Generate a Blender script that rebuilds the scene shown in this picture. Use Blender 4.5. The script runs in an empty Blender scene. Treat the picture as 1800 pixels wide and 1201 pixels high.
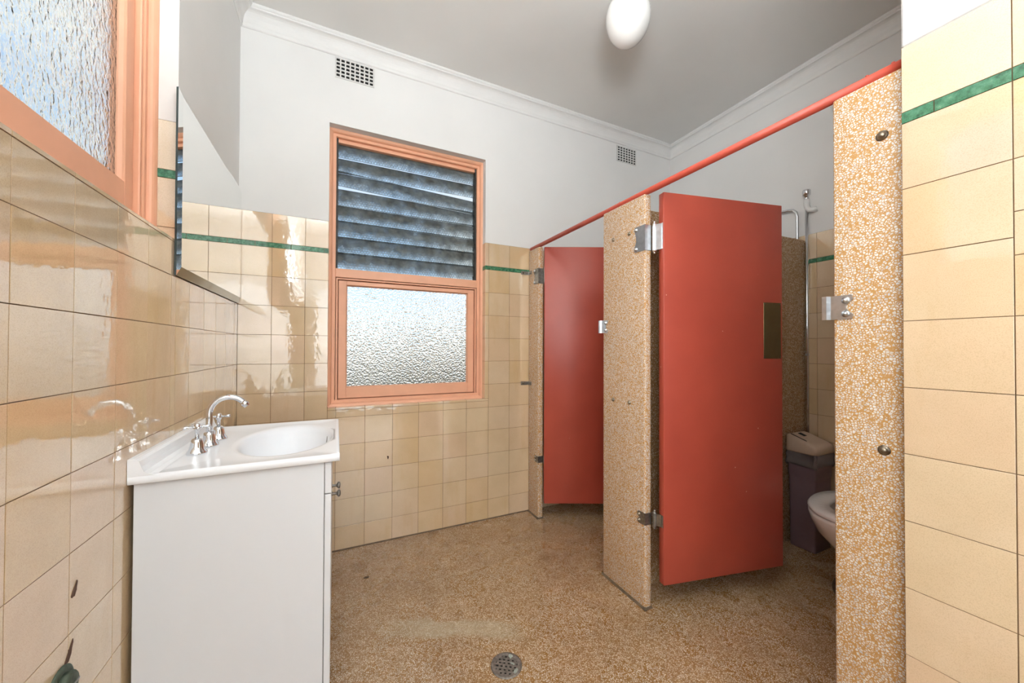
import bpy, bmesh, math, random
from mathutils import Vector, Matrix
random.seed(7)
SC = bpy.context.scene
COL = SC.collection

# ------------------------------------------------------------------ camera
F_PX, YAW, PITCH, ROLL, EYE = 646.16, 25.564, 0.5835, 0.1961, 1.1395
yw, pt, rl = map(math.radians, (YAW, PITCH, ROLL))
fw = Vector((math.sin(yw) * math.cos(pt), math.cos(yw) * math.cos(pt), math.sin(pt)))
rt = Vector((math.cos(yw), -math.sin(yw), 0))
up = rt.cross(fw)
rt, up = rt * math.cos(rl) + up * math.sin(rl), up * math.cos(rl) - rt * math.sin(rl)
cam_d = bpy.data.cameras.new('camera')
cam = bpy.data.objects.new('camera', cam_d)
COL.objects.link(cam)
cam_d.sensor_width = 36
cam_d.lens = 36 * F_PX / 1800
cam_d.shift_y = 5.23 / 1800
cam_d.clip_start = 0.01
M = Matrix((rt, up, -fw)).transposed().to_4x4()
M.translation = Vector((0, 0, EYE))
cam.matrix_world = M
SC.camera = cam

# ------------------------------------------------------------------ view, world, lights
SC.view_settings.view_transform = 'Standard'
SC.view_settings.look = 'None'
SC.view_settings.exposure = 0.0
SC.view_settings.gamma = 1.0
SC.view_settings.use_curve_mapping = False
SC.cycles.use_denoising = True
SC.cycles.max_bounces = 9
SC.cycles.diffuse_bounces = 4
SC.cycles.glossy_bounces = 4
SC.cycles.transmission_bounces = 8
SC.cycles.use_adaptive_sampling = True
SC.cycles.adaptive_threshold = 0.14
SC.cycles.adaptive_min_samples = 16
SC.cycles.transparent_max_bounces = 12
SC.cycles.caustics_refractive = True
SC.cycles.caustics_reflective = True

W = bpy.data.worlds.new('sky')
SC.world = W
W.use_nodes = True
wn, wl = W.node_tree.nodes, W.node_tree.links
wn.clear()
w_out = wn.new('ShaderNodeOutputWorld')
w_bg = wn.new('ShaderNodeBackground')
w_bg.inputs['Strength'].default_value = 1.5
w_tc = wn.new('ShaderNodeTexCoord')
w_sep = wn.new('ShaderNodeSeparateXYZ')
wl.new(w_tc.outputs['Generated'], w_sep.inputs[0])
w_map = wn.new('ShaderNodeMapRange')
w_map.inputs['From Min'].default_value = -1
w_map.inputs['From Max'].default_value = 1
wl.new(w_sep.outputs['Z'], w_map.inputs['Value'])
w_rmp = wn.new('ShaderNodeValToRGB')
el = w_rmp.color_ramp.elements
el[0].position = 0.40; el[0].color = (0.16, 0.15, 0.12, 1)
el[1].position = 0.490; el[1].color = (0.30, 0.28, 0.23, 1)
for p, c in ((0.505, (1.0, 0.95, 0.89)), (0.53, (0.86, 0.89, 0.92)), (0.56, (0.47, 0.59, 0.70)), (0.68, (0.34, 0.52, 0.76)), (0.9, (0.24, 0.39, 0.64))):
    e = el.new(p); e.color = (*c, 1)
wl.new(w_map.outputs[0], w_rmp.inputs[0])
w_nz = wn.new('ShaderNodeTexNoise')
w_nz.inputs['Scale'].default_value = 2.2
w_nz.inputs['Detail'].default_value = 6
wl.new(w_tc.outputs['Generated'], w_nz.inputs['Vector'])
w_cr = wn.new('ShaderNodeValToRGB')
w_cr.color_ramp.elements[0].position = 0.42
w_cr.color_ramp.elements[1].position = 0.60
wl.new(w_nz.outputs['Fac'], w_cr.inputs[0])
w_up = wn.new('ShaderNodeMapRange')
w_up.inputs['From Min'].default_value = 0.0
w_up.inputs['From Max'].default_value = 0.12
wl.new(w_sep.outputs['Z'], w_up.inputs['Value'])
w_ml = wn.new('ShaderNodeMath'); w_ml.operation = 'MULTIPLY'
wl.new(w_cr.outputs['Color'], w_ml.inputs[0]); wl.new(w_up.outputs[0], w_ml.inputs[1])
w_mx = wn.new('ShaderNodeMix'); w_mx.data_type = 'RGBA'
wl.new(w_ml.outputs[0], w_mx.inputs['Factor'])
wl.new(w_rmp.outputs['Color'], w_mx.inputs['A'])
w_mx.inputs['B'].default_value = (0.66, 0.67, 0.65, 1)
wl.new(w_mx.outputs['Result'], w_bg.inputs['Color'])
wl.new(w_bg.outputs[0], w_out.inputs[0])

def area_light(name, loc, rot, sx, sy, power, color=(1, 1, 1)):
    ld = bpy.data.lights.new(name, 'AREA')
    ld.shape = 'RECTANGLE'; ld.size = sx; ld.size_y = sy
    ld.energy = power; ld.color = color
    o = bpy.data.objects.new(name, ld)
    o.location = loc; o.rotation_euler = rot
    COL.objects.link(o)
    return o

# unseen fill light added at the rear wall opening, shining forward
area_light('added_rear_fill', (0.36, -2.12, 1.12), (math.radians(90), 0, 0), 1.3, 2.0, 19, (0.90, 0.965, 1.0))
# second unseen fill added behind the camera, shining across from the left wall
area_light('added_side_fill', (-0.60, -1.0, 1.80), (0, math.radians(-90), 0), 1.1, 1.3, 32, (0.90, 0.965, 1.0))
# fill light added behind the camera, thrown up at the ceiling to soften the room
area_light('added_ceiling_fill', (-0.05, -0.40, 1.80), (math.radians(180), 0, 0), 0.7, 0.7, 92, (0.91, 0.97, 1.0))

# ------------------------------------------------------------------ materials
def srgb(r, g, b):
    f = lambda c: ((c / 255) / 12.92 if c <= 10 else (((c / 255) + 0.055) / 1.055) ** 2.4)
    return (f(r), f(g), f(b), 1)

MATS = {}
class NT:
    def __init__(self, name):
        self.m = bpy.data.materials.new(name)
        self.m.use_nodes = True
        self.t = self.m.node_tree
        self.n, self.l = self.t.nodes, self.t.links
        self.n.clear()
        self.out = self.n.new('ShaderNodeOutputMaterial')
        MATS[name] = self.m
    def new(self, t, **kw):
        n = self.n.new(t)
        for k, v in kw.items():
            setattr(n, k, v)
        return n
    def link(self, a, b):
        self.l.new(a, b)
    def bsdf(self, color=(.8, .8, .8, 1), rough=.5, metal=0, ior=1.5, **kw):
        b = self.new('ShaderNodeBsdfPrincipled')
        b.inputs['Base Color'].default_value = color
        b.inputs['Roughness'].default_value = rough
        b.inputs['Metallic'].default_value = metal
        b.inputs['IOR'].default_value = ior
        for k, v in kw.items():
            b.inputs[k].default_value = v
        self.link(b.outputs[0], self.out.inputs[0])
        return b
    def coord(self, kind='Object'):
        return self.new('ShaderNodeTexCoord').outputs[kind]
    def pos(self):
        return self.new('ShaderNodeNewGeometry').outputs['Position']
    def noise(self, vec, scale, detail=3, rough=.5):
        n = self.new('ShaderNodeTexNoise')
        n.inputs['Scale'].default_value = scale
        n.inputs['Detail'].default_value = detail
        n.inputs['Roughness'].default_value = rough
        self.link(vec, n.inputs['Vector'])
        return n
    def voro(self, vec, scale, feature='F1', rnd=1.0):
        n = self.new('ShaderNodeTexVoronoi', feature=feature)
        n.inputs['Scale'].default_value = scale
        n.inputs['Randomness'].default_value = rnd
        self.link(vec, n.inputs['Vector'])
        return n
    def ramp(self, fac, stops):
        r = self.new('ShaderNodeValToRGB')
        e = r.color_ramp.elements
        while len(e) < len(stops):
            e.new(.5)
        for x, (p, c) in zip(e, stops):
            x.position = p
            x.color = c if len(c) == 4 else (*c, 1)
        self.link(fac, r.inputs[0])
        return r.outputs['Color']
    def mix(self, fac, a, b, blend='MIX'):
        m = self.new('ShaderNodeMix', data_type='RGBA', blend_type=blend)
        for key, v in (('Factor', fac), ('A', a), ('B', b)):
            s = m.inputs[key]
            if hasattr(v, 'is_output'):
                self.link(v, s)
            else:
                s.default_value = v
        return m.outputs['Result']
    def math(self, op, a, b=0.0, clamp=False):
        m = self.new('ShaderNodeMath', operation=op, use_clamp=clamp)
        for i, v in enumerate((a, b)):
            if hasattr(v, 'is_output'):
                self.link(v, m.inputs[i])
            else:
                m.inputs[i].default_value = v
        return m.outputs[0]
    def bump(self, height, strength, dist, b):
        n = self.new('ShaderNodeBump')
        n.inputs['Strength'].default_value = strength
        n.inputs['Distance'].default_value = dist
        self.link(height, n.inputs['Height'])
        self.link(n.outputs[0], b.inputs['Normal'])
        return n

def simple(name, color, rough=.5, metal=0, ior=1.5, nscale=0, namp=.1, bump=0, bscale=200, **kw):
    t = NT(name)
    b = t.bsdf(color, rough, metal, ior, **kw)
    if nscale:
        f = t.noise(t.pos(), nscale, 4).outputs['Fac']
        dark = tuple(c * (1 - namp) for c in color[:3]) + (1,)
        lite = tuple(min(1, c * (1 + namp)) for c in color[:3]) + (1,)
        t.link(t.ramp(f, ((.3, dark), (.7, lite))), b.inputs['Base Color'])
    if bump:
        t.bump(t.noise(t.pos(), bscale, 3).outputs['Fac'], bump, .002, b)
    return t.m

simple('plaster', srgb(229, 228, 226), .75, nscale=2.5, namp=.025, bump=.12, bscale=14)
simple('ceiling_paint', srgb(226, 225, 222), .7, nscale=1.8, namp=.035, bump=.08, bscale=10)
simple('cornice_paint', srgb(228, 227, 225), .6, nscale=8, namp=.02)
simple('grout', srgb(120, 94, 66), .9, nscale=30, namp=.2)
simple('frame_paint', srgb(236, 176, 143), .38, nscale=12, namp=.04, bump=.05, bscale=60)
simple('rail_paint', srgb(206, 88, 70), .35, nscale=30, namp=.05)
simple('basin_white', srgb(242, 244, 248), .22, ior=1.36)
simple('cabinet_white', srgb(222, 224, 228), .35)
simple('cabinet_gap', srgb(120, 118, 115), .7)
simple('chrome', (.70, .71, .73, 1), .06, 1)
simple('steel', (.60, .62, .64, 1), .3, 1, nscale=60, namp=.1)
simple('dull_steel', (.34, .33, .31, 1), .42, 1, nscale=80, namp=.25)
simple('old_bolt', (.30, .25, .19, 1), .4, 1, nscale=120, namp=.3)
simple('brass_plate', (.20, .145, .065, 1), .22, .75, nscale=25, namp=.1)
simple('screw_dark', (.1, .09, .08, 1), .5, .8)
simple('opal_glass', srgb(238, 237, 234), .12, ior=1.5, **{'Subsurface Weight': .0, 'Coat Weight': .5, 'Coat Roughness': .04})
simple('black_fitting', (.02, .018, .015, 1), .4)
simple('vent_plate', srgb(216, 214, 211), .7)
simple('vent_dark', (.006, .006, .006, 1), .9)
simple('bin_body', srgb(124, 102, 108), .42, nscale=6, namp=.06)
simple('bin_lid', srgb(206, 180, 156), .4)
simple('liner', srgb(122, 114, 112), .45, bump=.8, bscale=60)
simple('porcelain', srgb(228, 224, 220), .1)
simple('sealant', srgb(98, 80, 60), .7, nscale=40, namp=.25)
simple('mirror_silver', (.93, .94, .93, 1), .0, 1)
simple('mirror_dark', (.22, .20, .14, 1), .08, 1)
simple('mirror_edge', (.035, .05, .045, 1), .15)
simple('drain_metal', (.23, .205, .18, 1), .55, .6, nscale=90, namp=.35)
simple('drain_lime', srgb(165, 172, 162), .85, nscale=150, namp=.2)
simple('drain_hole', (.01, .01, .008, 1), .9)
simple('verdigris', srgb(78, 88, 74), .6, .4, nscale=90, namp=.35)
simple('tile_chip', srgb(92, 66, 52), .9, nscale=200, namp=.2)
simple('leaf_brown', srgb(70, 46, 28), .8)
simple('louvre_metal', srgb(66, 62, 58), .6, .3, nscale=60, namp=.5)
simple('outside_ground', srgb(80, 78, 62), .9, nscale=3, namp=.3)
simple('render_cream', srgb(214, 208, 182), .9, nscale=4, namp=.06)

# glazed wall tile, colour drifting from tile to tile
def tile_material(name, cols, speck=.045):
    t = NT(name)
    b = t.bsdf(rough=.07, ior=1.6, **{'Coat Weight': 1.0, 'Coat IOR': 2.0, 'Coat Roughness': .035})
    rnd = t.new('ShaderNodeObjectInfo').outputs['Random']
    base = t.ramp(rnd, cols)
    p = t.pos()
    sp = t.noise(p, 640, 1, .5).outputs['Fac']
    spk = t.ramp(sp, ((.36, (1 - speck * 2.2, 1 - speck * 2.6, 1 - speck * 3.2)), (.5, (1, 1, 1)), (.68, (1.0, 1.0, 1.0))))
    c = t.mix(1.0, base, spk, 'MULTIPLY')
    mot = t.noise(p, 9, 4).outputs['Fac']
    c = t.mix(1.0, c, t.ramp(mot, ((.3, (.93, .92, .89)), (.65, (1, 1, 1)))), 'MULTIPLY')
    # water stains running down, of their own shape
    sv = t.new('ShaderNodeMapping'); t.link(p, sv.inputs['Vector']); sv.inputs['Scale'].default_value = (5, 5, .9)
    st = t.ramp(t.noise(sv.outputs[0], 1.6, 5, .6).outputs['Fac'], ((.56, (1, 1, 1)), (.72, (.93, .86, .76))))
    c = t.mix(.7, c, st, 'MULTIPLY')
    t.link(c, b.inputs['Base Color'])
    h = t.math('ADD', t.math('MULTIPLY', t.noise(p, 34, 2).outputs['Fac'], 1.0), t.math('MULTIPLY', t.noise(p, 130, 2).outputs['Fac'], .05))
    bn = t.bump(h, .10, .004, b)
    t.link(bn.outputs[0], b.inputs['Coat Normal'])
    t.link(t.ramp(t.noise(p, 14, 4).outputs['Fac'], ((.3, (.03,) * 3), (.75, (.07,) * 3))), b.inputs['Roughness'])
    return t.m
tile_material('tile_cream', ((0.0, srgb(227, 203, 168)), (.22, srgb(226, 198, 163)), (.4, srgb(226, 197, 166)), (.55, srgb(228, 204, 171)),
                             (.7, srgb(226, 197, 158)), (.88, srgb(224, 194, 151)), (1.0, srgb(227, 199, 168))))
t = NT('tile_green')
b = t.bsdf(rough=.12, ior=1.6)
p = t.pos()
nz = t.noise(p, 70, 5, .7).outputs['Fac']
t.link(t.ramp(nz, ((.25, srgb(28, 62, 44)), (.45, srgb(56, 116, 84)), (.62, srgb(84, 142, 108)), (.8, srgb(142, 176, 138)))), b.inputs['Base Color'])

# terrazzo
def terrazzo(name, scale, matrix, matrix2, chips, rough, floor=False, dark=1.0, keep=.22, thr=(.06, .13)):
    t = NT(name)
    b = t.bsdf(rough=rough, ior=1.5)
    p = t.pos()
    wv = t.noise(p, scale * .8, 2).outputs['Color']
    off = t.new('ShaderNodeVectorMath', operation='MULTIPLY_ADD')
    t.link(wv, off.inputs[0])
    off.inputs[1].default_value = (.75 / scale,) * 3
    t.link(p, off.inputs[2])
    pv = off.outputs[0]
    v1 = t.voro(pv, scale)
    ve = t.voro(pv, scale, 'DISTANCE_TO_EDGE')
    sep = t.new('ShaderNodeSeparateColor'); t.link(v1.outputs['Color'], sep.inputs[0])
    ta, tb = thr
    thr = t.math('MULTIPLY_ADD', sep.outputs[1], tb)
    t.n[-1].inputs[2].default_value = ta
    edge = t.new('ShaderNodeMapRange'); edge.interpolation_type = 'SMOOTHSTEP'
    t.link(t.math('SUBTRACT', ve.outputs['Distance'], thr), edge.inputs['Value'])
    edge.inputs['From Min'].default_value = 0.0; edge.inputs['From Max'].default_value = .05
    on = t.math('GREATER_THAN', sep.outputs[0], keep)
    rnd_ = t.new('ShaderNodeMapRange'); rnd_.interpolation_type = 'SMOOTHSTEP'
    t.link(v1.outputs['Distance'], rnd_.inputs['Value'])
    rnd_.inputs['From Min'].default_value = .74; rnd_.inputs['From Max'].default_value = .60
    mask = t.math('MULTIPLY', t.math('MULTIPLY', edge.outputs[0], on), rnd_.outputs[0])
    cc = t.ramp(sep.outputs[2], chips)
    mm = t.mix(t.noise(p, scale * 2.2, 3).outputs['Fac'], matrix, matrix2)
    # crumbs of stone between the chips
    v2 = t.voro(p, scale * 2.6)
    s2 = t.new('ShaderNodeSeparateColor'); t.link(v2.outputs['Color'], s2.inputs[0])
    m2 = t.math('MULTIPLY', t.math('GREATER_THAN', s2.outputs[0], .72), t.math('LESS_THAN', v2.outputs['Distance'], .34))
    mm = t.mix(m2, mm, chips[1][1])
    c = t.mix(mask, mm, cc)
    if floor:
        big = t.noise(p, 2.1, 4, .6).outputs['Fac']
        c = t.mix(1.0, c, t.ramp(big, ((.3, (.80, .76, .72)), (.55, (1, 1, 1)))), 'MULTIPLY')
        # pale limescale trail towards the drain
        sx = t.new('ShaderNodeSeparateXYZ'); t.link(p, sx.inputs[0])
        wob = t.noise(p, 6, 3).outputs['Fac']
        ln = t.math('ADD', t.math('MULTIPLY', sx.outputs['X'], .50), sx.outputs['Y'])
        ln = t.math('ABSOLUTE', t.math('SUBTRACT', t.math('ADD', ln, t.math('MULTIPLY', wob, .12)), 1.735))
        xr = t.new('ShaderNodeMapRange'); xr.interpolation_type = 'SMOOTHSTEP'
        t.link(sx.outputs['X'], xr.inputs['Value'])
        xr.inputs['From Min'].default_value = .72; xr.inputs['From Max'].default_value = .60
        xl = t.new('ShaderNodeMapRange'); xl.interpolation_type = 'SMOOTHSTEP'
        t.link(sx.outputs['X'], xl.inputs['Value'])
        xl.inputs['From Min'].default_value = .05; xl.inputs['From Max'].default_value = .4
        tr = t.new('ShaderNodeMapRange'); tr.interpolation_type = 'SMOOTHSTEP'
        t.link(ln, tr.inputs['Value'])
        tr.inputs['From Min'].default_value = .065; tr.inputs['From Max'].default_value = .025
        f = t.math('MULTIPLY', t.math('MULTIPLY', tr.outputs[0], t.math('MULTIPLY', xr.outputs[0], xl.outputs[0])), .5)
        c = t.mix(f, c, srgb(186, 174, 148))
    if dark != 1.0:
        c = t.mix(1.0, c, (dark, dark, dark, 1), 'MULTIPLY')
    t.link(c, b.inputs['Base Color'])
    r = t.ramp(t.noise(p, 5, 4).outputs['Fac'], ((.3, (rough * .8,) * 3), (.7, (rough * 1.25,) * 3)))
    t.link(r, b.inputs['Roughness'])
    t.bump(mask, .06, .001, b)
    return t.m
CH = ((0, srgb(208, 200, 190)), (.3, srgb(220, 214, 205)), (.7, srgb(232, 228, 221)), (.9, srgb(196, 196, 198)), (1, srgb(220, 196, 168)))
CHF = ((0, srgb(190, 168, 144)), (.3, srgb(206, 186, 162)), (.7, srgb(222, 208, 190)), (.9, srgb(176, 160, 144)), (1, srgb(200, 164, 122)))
terrazzo('terrazzo_pale', 165, srgb(204, 157, 96), srgb(188, 136, 72), CH, .38, keep=.06, thr=(.06, .12))
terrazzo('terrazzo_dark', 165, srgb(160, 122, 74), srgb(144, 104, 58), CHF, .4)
terrazzo('terrazzo_floor', 172, srgb(158, 119, 70), srgb(142, 102, 56), CHF, .27, floor=True, keep=.12, thr=(.075, .13))

# painted doors: gloss oil paint with small scratches
t = NT('door_red')
b = t.bsdf(srgb(180, 76, 60), .34, ior=1.5)
p = t.pos()
f = t.noise(p, 3.5, 4).outputs['Fac']
c = t.ramp(f, ((.3, srgb(174, 73, 57)), (.7, srgb(187, 81, 63))))
v = t.voro(p, 17)
sp = t.new('ShaderNodeSeparateColor'); t.link(v.outputs['Color'], sp.inputs[0])
m = t.math('MULTIPLY', t.math('LESS_THAN', v.outputs['Distance'], .045), t.math('GREATER_THAN', sp.outputs[0], .72))
c = t.mix(m, c, srgb(222, 176, 160))
t.link(c, b.inputs['Base Color'])
t.bump(t.noise(p, 90, 3).outputs['Fac'], .08, .002, b)

# obscure glass: inner face rippled, outer face smooth
def glass(name, tint, rough, bump_fn=None):
    t = NT(name)
    b = t.bsdf(tint, rough, ior=1.46, **{'Transmission Weight': 1.0})
    if bump_fn:
        h, s, dist = bump_fn(t)
        t.bump(h, s, dist, b)
    return t.m
def hammered(t):
    p = t.pos()
    v = t.voro(p, 105, 'SMOOTH_F1')
    n = t.noise(p, 46, 3).outputs['Fac']
    return t.math('ADD', t.math('MULTIPLY', v.outputs['Distance'], 1.0), t.math('MULTIPLY', n, .6)), 1.0, .0050
def cathedral(t):
    mp = t.new('ShaderNodeMapping'); t.link(t.pos(), mp.inputs['Vector']); mp.inputs['Scale'].default_value = (1, 1.5, .8)
    n = t.noise(mp.outputs[0], 54, 2, .45)
    n.inputs['Distortion'].default_value = .6
    return n.outputs['Fac'], 1.0, .0026
glass('glass_smooth', (.97, .98, .98, 1), .0)
glass('glass_hammered', (.97, .98, .97, 1), .03, hammered)
glass('glass_cathedral', (.98, .975, .88, 1), .03, cathedral)

# grimy wired louvre blade
t = NT('wired_glass')
g = t.new('ShaderNodeBsdfPrincipled')
g.inputs['Base Color'].default_value = (.80, .90, .95, 1); g.inputs['Roughness'].default_value = .22
g.inputs['IOR'].default_value = 1.2; g.inputs['Transmission Weight'].default_value = 1
dt = t.new('ShaderNodeBsdfDiffuse'); tl = t.new('ShaderNodeBsdfTranslucent')
oc = t.coord('Object')
sx = t.new('ShaderNodeSeparateXYZ'); t.link(oc, sx.inputs[0])
pp = t.pos()
cv = t.new('ShaderNodeCombineXYZ')
t.link(sx.outputs['X'], cv.inputs[0]); t.link(sx.outputs['Z'], cv.inputs[1])
vs = t.new('ShaderNodeVectorMath', operation='SCALE'); t.link(cv.outputs[0], vs.inputs[0]); vs.inputs['Scale'].default_value = 62
def vm(op, a, b_):
    n = t.new('ShaderNodeVectorMath', operation=op)
    for i, x in enumerate((a, b_)):
        if hasattr(x, 'is_output'): t.link(x, n.inputs[i])
        else: n.inputs[i].default_value = x
    return n
R3 = (1, 1.7320508, 1)
def mod_c(v):
    m = vm('MODULO', vm('ADD', v, (173.0, 173.20508 * 1.0, 0)).outputs[0], R3)
    return vm('SUBTRACT', m.outputs[0], (.5, .8660254, 0)).outputs[0]
ha = mod_c(vs.outputs[0]); hb = mod_c(vm('SUBTRACT', vs.outputs[0], (.5, .8660254, 0)).outputs[0])
la = vm('DOT_PRODUCT', ha, ha).outputs['Value']; lb = vm('DOT_PRODUCT', hb, hb).outputs['Value']
sel = t.math('LESS_THAN', la, lb)
mv = t.new('ShaderNodeMix', data_type='VECTOR'); t.link(sel, mv.inputs['Factor']); t.link(hb, mv.inputs[4]); t.link(ha, mv.inputs[5])
ab = vm('ABSOLUTE', mv.outputs[1], (0, 0, 0)).outputs[0]
sa = t.new('ShaderNodeSeparateXYZ'); t.link(ab, sa.inputs[0])
hx = t.math('MAXIMUM', vm('DOT_PRODUCT', ab, (.5, .8660254, 0)).outputs['Value'], sa.outputs['X'])
wire = t.math('GREATER_THAN', hx, .455)
# dust lies thick along the top of every blade and thins to its lower edge
zz = t.new('ShaderNodeMapRange'); t.link(sx.outputs['Z'], zz.inputs['Value'])
zz.inputs['From Min'].default_value = -.048; zz.inputs['From Max'].default_value = .01
ds = t.noise(pp, 16, 7, .7).outputs['Fac']
zz.inputs['To Min'].default_value = .16; zz.inputs['To Max'].default_value = .80
dust = t.math('ADD', zz.outputs[0], t.math('MULTIPLY', t.math('SUBTRACT', ds, .5), 1.3), True)
dust = t.math('MULTIPLY', dust, .97)
dust = t.math('MAXIMUM', dust, t.math('MULTIPLY', wire, .75))
dc = t.ramp(t.noise(pp, 30, 4).outputs['Fac'], ((.3, srgb(92, 89, 80)), (.7, srgb(146, 145, 136))))
t.link(dc, dt.inputs[0]); t.link(t.mix(.5, dc, srgb(150, 158, 160)), tl.inputs[0])
ms = t.new('ShaderNodeMixShader'); ms.inputs[0].default_value = .55
t.link(dt.outputs[0], ms.inputs[1]); t.link(tl.outputs[0], ms.inputs[2])
m2 = t.new('ShaderNodeMixShader'); t.link(dust, m2.inputs[0]); t.link(g.outputs[0], m2.inputs[1]); t.link(ms.outputs[0], m2.inputs[2])
t.link(m2.outputs[0], t.out.inputs[0])

# ------------------------------------------------------------------ mesh helpers
class MB:
    """collects vertices and faces (with material slots) of one part"""
    def __init__(s): s.v, s.f, s.mi, s.sm = [], [], [], []
    def add(s, verts, faces, mi=0, smooth=False):
        o = len(s.v); s.v += [Vector(x) for x in verts]
        for f in faces:
            s.f.append(tuple(i + o for i in f)); s.mi.append(mi); s.sm.append(smooth)
        return s
    def box(s, x0, x1, y0, y1, z0, z1, bev=0, seg=1, mi=0):
        x0, x1 = min(x0, x1), max(x0, x1); y0, y1 = min(y0, y1), max(y0, y1); z0, z1 = min(z0, z1), max(z0, z1)
        V = [(x, y, z) for z in (z0, z1) for y in (y0, y1) for x in (x0, x1)]
        F = [(0, 2, 3, 1), (4, 5, 7, 6), (0, 1, 5, 4), (2, 6, 7, 3), (0, 4, 6, 2), (1, 3, 7, 5)]
        if not bev:
            return s.add(V, F, mi)
        bm = bmesh.new()
        vs = [bm.verts.new(v) for v in V]
        for f in F: bm.faces.new([vs[i] for i in f])
        bmesh.ops.bevel(bm, geom=list(bm.edges), offset=bev, segments=seg, profile=.5, affect='EDGES')
        return s.frombm(bm, mi, seg > 1)
    def frombm(s, bm, mi=0, smooth=False):
        bm.verts.index_update()
        s.add([v.co.copy() for v in bm.verts], [tuple(v.index for v in f.verts) for f in bm.faces], mi, smooth)
        bm.free(); return s
    def loft(s, rings, mi=0, smooth=True, cap0=True, cap1=True):
        n = len(rings[0]); V = [p for r in rings for p in r]; F = []
        for k in range(len(rings) - 1):
            for i in range(n):
                j = (i + 1) % n
                F.append((k * n + i, k * n + j, (k + 1) * n + j, (k + 1) * n + i))
        s.add(V, F, mi, smooth)
        if cap0: s.add(rings[0], [tuple(reversed(range(n)))], mi)
        if cap1: s.add(rings[-1], [tuple(range(n))], mi)
        return s
    def lathe(s, prof, origin=(0, 0, 0), axis='Z', n=24, mi=0, cap0=True, cap1=True, smooth=True):
        o = Vector(origin); ax = {'X': Vector((1, 0, 0)), 'Y': Vector((0, 1, 0)), 'Z': Vector((0, 0, 1))}[axis] if isinstance(axis, str) else Vector(axis).normalized()
        a = ax.orthogonal().normalized(); b_ = ax.cross(a)
        rings = [[o + ax * h + (a * math.cos(2 * math.pi * i / n) + b_ * math.sin(2 * math.pi * i / n)) * r for i in range(n)] for r, h in prof]
        return s.loft(rings, mi, smooth, cap0, cap1)
    def tube(s, pts, r, n=12, mi=0):
        P = [Vector(p) for p in pts]; rings = []
        rr = r if isinstance(r, (list, tuple)) else [r] * len(P)
        prev = None
        for i, p in enumerate(P):
            d = (P[min(i + 1, len(P) - 1)] - P[max(i - 1, 0)]).normalized()
            if prev is None: a = d.orthogonal().normalized()
            else: a = (prev - d * prev.dot(d)).normalized()
            prev = a; b_ = d.cross(a)
            rings.append([p + (a * math.cos(2 * math.pi * k / n) + b_ * math.sin(2 * math.pi * k / n)) * rr[i] for k in range(n)])
        return s.loft(rings, mi)
    def prism(s, poly, mapf, d0, d1, mi=0, smooth=False):
        """polygon in 2D extruded between depths d0 and d1; mapf(u, v, depth)"""
        n = len(poly)
        V = [mapf(u, v, d0) for u, v in poly] + [mapf(u, v, d1) for u, v in poly]
        F = [(i, (i + 1) % n, n + (i + 1) % n, n + i) for i in range(n)]
        s.add(V, F, mi, smooth)
        s.add(V[:n], [tuple(reversed(range(n)))], mi); s.add(V[n:], [tuple(range(n))], mi)
        return s
    def frame(s, u0, u1, v0, v1, prof, mapf, mi=0, smooth=False):
        """closed profile [(inset, depth)] swept round a rectangle with mitred corners"""
        n = len(prof); V = []
        for i, d in prof:
            V += [mapf(u0 + i, v0 + i, d), mapf(u1 - i, v0 + i, d), mapf(u1 - i, v1 - i, d), mapf(u0 + i, v1 - i, d)]
        F = []
        for k in range(n):
            k2 = (k + 1) % n
            for c in range(4):
                c2 = (c + 1) % 4
                F.append((k * 4 + c, k * 4 + c2, k2 * 4 + c2, k2 * 4 + c))
        return s.add(V, F, mi, smooth)
    def mesh(s, name, off=(0, 0, 0)):
        o = Vector(off)
        me = bpy.data.meshes.new(name)
        me.from_pydata([tuple(v - o) for v in s.v], [], s.f)
        for p_, m_, sm in zip(me.polygons, s.mi, s.sm):
            p_.material_index = m_; p_.use_smooth = sm
        bm = bmesh.new(); bm.from_mesh(me)
        bmesh.ops.remove_doubles(bm, verts=bm.verts, dist=1e-6)
        bmesh.ops.recalc_face_normals(bm, faces=bm.faces)
        bm.to_mesh(me); bm.free(); me.update()
        return me

def arc(cx, cy, r, a0, a1, n):
    return [(cx + r * math.cos(math.radians(a0 + (a1 - a0) * i / n)), cy + r * math.sin(math.radians(a0 + (a1 - a0) * i / n))) for i in range(n + 1)]

ROOTLOC = {}
def tag(o, label=None, cat=None, group=None, kind=None):
    if label: o['label'] = label
    if cat: o['category'] = cat
    if group: o['group'] = group
    if kind: o['kind'] = kind
    return o
def put(name, me, mats, parent=None, loc=(0, 0, 0)):
    if isinstance(mats, str): mats = [mats]
    if not me.materials:
        for m_ in mats: me.materials.append(MATS[m_])
    o = bpy.data.objects.new(name, me)
    COL.objects.link(o); o.location = loc
    if parent: o.parent = parent
    return o
def thing(name, loc, label, cat, group=None):
    e = bpy.data.objects.new(name, None); COL.objects.link(e)
    e.empty_display_size = .05; e.location = loc
    ROOTLOC[e] = Vector(loc)
    return tag(e, label, cat, group)
def part(name, mb, mats, parent):
    """mb is given in world coordinates"""
    r = parent
    while r.parent: r = r.parent
    o = put(name, mb.mesh(name, ROOTLOC.get(r, (0, 0, 0))), mats, parent)
    return o
def single(name, mb, mats, label, cat, loc=(0, 0, 0), group=None):
    o = put(name, mb.mesh(name, loc), mats, None, loc)
    ROOTLOC[o] = Vector(loc)
    return tag(o, label, cat, group)
def struct(name, mb, mats, label=None):
    o = put(name, mb.mesh(name), mats)
    ROOTLOC[o] = Vector((0, 0, 0))
    return tag(o, label, None, None, 'structure')

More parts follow.
